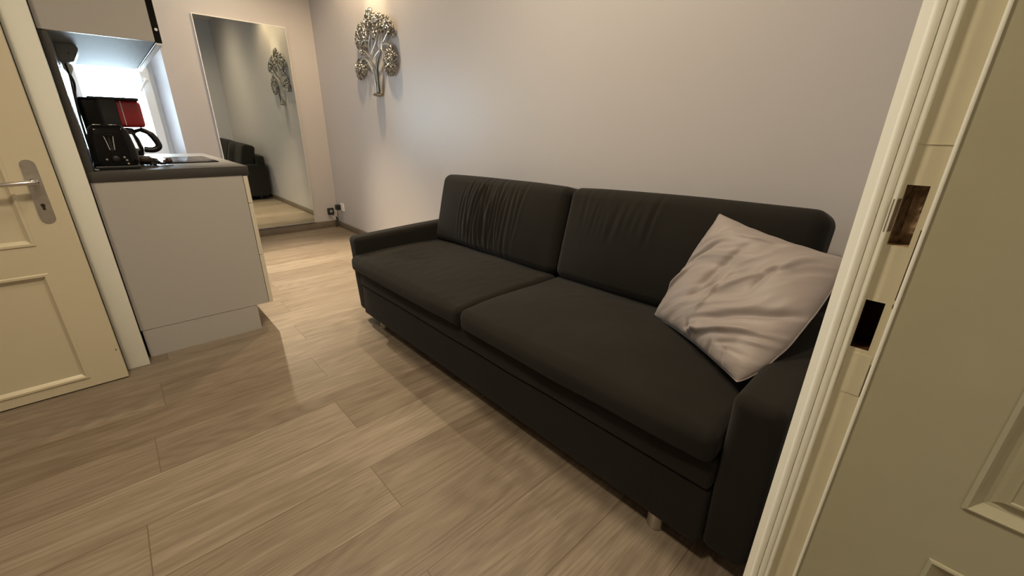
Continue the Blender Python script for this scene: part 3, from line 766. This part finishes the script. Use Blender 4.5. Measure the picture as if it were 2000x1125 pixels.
# back cushions
prng = random.Random(11)
PLEATS = [[], []]
for k in range(17):
    xx = -0.235 + 0.47 * (k + prng.uniform(-0.35, 0.35)) / 16
    mid_ = math.exp(-((xx - 0.0) / 0.17) ** 2)
    PLEATS[0].append((xx, prng.uniform(-0.012, 0.022), prng.uniform(-0.02, 0.02), prng.uniform(-0.25, 0.2), prng.uniform(0.55, 0.95), (0.002 + 0.006 * mid_) * prng.uniform(0.55, 1.2), prng.uniform(0.006, 0.011)))
for k in range(9):
    xx = -0.36 + 0.30 * (k + prng.uniform(-0.3, 0.3)) / 8
    PLEATS[1].append((xx, prng.uniform(-0.01, 0.03), 0.0, prng.uniform(0.35, 0.6), prng.uniform(0.3, 0.5), 0.0026 * prng.uniform(0.5, 1.2), prng.uniform(0.007, 0.012)))
def back(x0, x1, seed, ztop):
    hx, hz = (x1 - x0) / 2, (ztop - 0.425) / 2
    hy = 0.082
    cx = (x0 + x1) / 2
    def dp(p, n, u):
        q = p.copy()
        crown = (1 - abs(u.x) ** 3.2) * (1 - abs(u.z) ** 2.6)
        if n.y < 0: q.y += n.y * 0.036 * crown
        else: q.y += n.y * 0.010 * crown
        if n.z > 0: q.z += 0.008 * n.z * (1 - u.x ** 4)
        q += n * 0.006 * fold((p.x + seed, p.y, p.z), 3.0)
        if n.y < -0.2:
            for x0_, sl, cv, z0_, ln, am, wd in PLEATS[0 if seed < 2 else 1]:
                t = p.z / hz
                xc = x0_ + sl * t + cv * t * t + 0.006 * fold((x0_ * 9, 2, p.z), 7)
                d = p.x - xc
                if abs(d) > 0.08: continue
                e = am * math.exp(-((t - z0_) / ln) ** 4)
                q.y += e * math.exp(-(d / wd) ** 2)
                q.y -= 0.75 * e * math.exp(-((abs(d) - 2.2 * wd) / (1.3 * wd)) ** 2)
        return q
    bm = rounded((hx, hy, hz), 0.045, (230 if seed < 2 else 170, 4, 36), 7, dp)
    move(bm, Matrix.Translation((cx, -0.238, 0.425 + hz)) @ Matrix.Rotation(math.radians(-13), 4, 'X'))
    return settle(link('back_cushion', bm, M_SOFA, sofa, smooth=True))
back(2.700, 3.722, 0.0, 0.852); back(3.728, 4.715, 5.0, 0.852)
for x, y in ((2.856, -0.826), (4.600, -0.838), (2.856, -0.13), (4.600, -0.13)):
    zt = 0.069 * (1 + 0.033 * (x - SX)) + 0.002
    lathe('leg', (x, y, 0.0), (0, 0, 1), [(0, 0), (0, 0.023), (0.004, 0.025), (zt - 0.004, 0.027), (zt, 0.027), (zt, 0)], M_STEEL, sofa, 24)

# ------------------------------------------------------------------ throw pillow leaning in the right corner of the sofa
A = Vector((4.427, -0.335, 0.846)); D = Vector((4.303, -0.438, 0.462)); Cc = Vector((4.697, -0.742, 0.508)); B = Vector((4.815, -0.40, 0.787))
nrm = ((B - D).cross(A - Cc)).normalized()
if nrm.y > 0: nrm = -nrm
pil = thing('throw_pillow', 'crumpled taupe satin pillow in the right corner of the sofa', 'pillow', (4.55, -0.5, 0.46))
FOLDS = [((0.528, 0.829), (1.076, 0.408), -0.013, 0.03), ((0.43, 1.012), (1.081, 0.567), 0.011, 0.028), ((0.042, 0.531), (0.256, 0.261), -0.01, 0.028), ((0.04, 0.747), (0.154, 0.52), 0.009, 0.022), ((0.37, 0.618), (0.457, 0.216), -0.007, 0.028), ((0.554, 0.461), (0.791, 0.267), -0.006, 0.028), ((0.519, 0.589), (0.894, 0.096), 0.006, 0.035), ((0.516, 1.058), (0.476, 0.879), -0.009, 0.014), ((0.58, 1.027), (0.573, 0.863), 0.007, 0.016), ((0.739, 1.036), (0.735, 0.909), -0.007, 0.014), ((0.883, 0.706), (1.06, 0.548), -0.007, 0.018), ((0.897, 0.767), (1.151, 0.564), 0.007, 0.02), ((0.059, 0.651), (0.115, 0.555), -0.008, 0.016), ((0.152, 0.193), (0.315, -0.005), -0.004, 0.03), ((0.319, 0.131), (0.79, 0.066), 0.004, 0.03), ((0.82, 0.301), (1.007, 0.135), -0.005, 0.025), ((0.486, 0.784), (0.515, 0.412), 0.005, 0.025), ((0.332, 0.729), (0.5, 0.509), -0.006, 0.022), ((0.721, 0.492), (0.764, 0.235), -0.004, 0.02), ((0.77, 0.899), (0.881, 0.8), -0.006, 0.016), ((0.88, 0.991), (0.841, 0.862), -0.005, 0.014)]
def pil_pt(u, v, side):
    """u: A->B direction, v: A->D direction, both 0..1"""
    p = A * (1 - u) * (1 - v) + B * u * (1 - v) + Cc * u * v + D * (1 - u) * v
    a, b = 2 * u - 1, 2 * v - 1
    c = (A + B + Cc + D) / 4
    pinch = 0.055 * ((1 - a * a) * b * b * abs(b) + (1 - b * b) * a * a * abs(a))
    if a > 0: pinch -= 0.30 * a * abs(a) * (1 - b * b) * (0.6 + 0.4 * b)
    p = p + (c - p) * pinch
    th = ((1 - a ** 4) * (1 - b ** 4)) ** 0.55
    h = 0.066 * th
    if side > 0:
        ed = min(1, th * 1.5)
        du, dv = 0.020 * fold((u, v, 2), 4.0), 0.020 * fold((u, v, 7), 4.0)
        for (ua, va), (ub, vb), am, wd in FOLDS:
            lx, ly = ub - ua, vb - va
            ll = math.hypot(lx, ly)
            px, py = u + du - ua, v + dv - va
            t = (px * lx + py * ly) / (ll * ll)
            if t < -0.5 or t > 1.5: continue
            d = (px * ly - py * lx) / ll
            g = math.exp(-max(0, abs(t - 0.5) - 0.25) ** 2 / 0.06)
            k = d / (wd * (1.0 if d > 0 else 0.6))
            h += 1.7 * ed * am * g * math.exp(-k * k)
        w = 0.70 * u + 0.70 * v + 0.10 * fold((u, v, 0), 2.6)
        h += ed * (0.006 * fold((w * 6.0, (u - v) * 1.2, 1), 2.0) + 0.0022 * fold((w * 22, (u - v) * 2.5, 5), 1.6))
        h += 0.006 * math.sin(u * 46 + 3 * fold((u, 1, 1), 5)) * max(0, b - 0.55) * (1 - abs(a)) * 2 * (1 - b)
    else:
        h *= 0.45
    edge = 0.006 * (1 - th) * fold((u * 6, v * 6, 3), 1.5)
    return p + nrm * (h * side + edge)
N = 120
bm = bmesh.new()
fr = [[None] * (N + 1) for _ in range(N + 1)]; bk = [[None] * (N + 1) for _ in range(N + 1)]
def warp(i): return 0.5 - 0.5 * math.cos(math.pi * i / N) * (0.75 + 0.25 * abs(math.cos(math.pi * i / N)))
for i in range(N + 1):
    for j in range(N + 1):
        u, v = warp(i), warp(j)
        border = i in (0, N) or j in (0, N)
        fr[i][j] = bm.verts.new(pil_pt(u, v, 1))
        bk[i][j] = fr[i][j] if border else bm.verts.new(pil_pt(u, v, -1))
for i in range(N):
    for j in range(N):
        bm.faces.new((fr[i][j], fr[i + 1][j], fr[i + 1][j + 1], fr[i][j + 1]))
        bm.faces.new((bk[i][j], bk[i][j + 1], bk[i + 1][j + 1], bk[i + 1][j]))
link('cover', bm, M_PILLOW, pil, smooth=True)
bm = bmesh.new()
loop = [pil_pt(warp(i), 0, 1) for i in range(0, N, 2)] + [pil_pt(1, warp(i), 1) for i in range(0, N, 2)] + [pil_pt(warp(N - i), 1, 1) for i in range(0, N, 2)] + [pil_pt(0, warp(N - i), 1) for i in range(0, N + 1, 2)]
add_tube(bm, loop, 0.0022, 6)
link('seam', bm, M_PILLOW, pil, smooth=True)
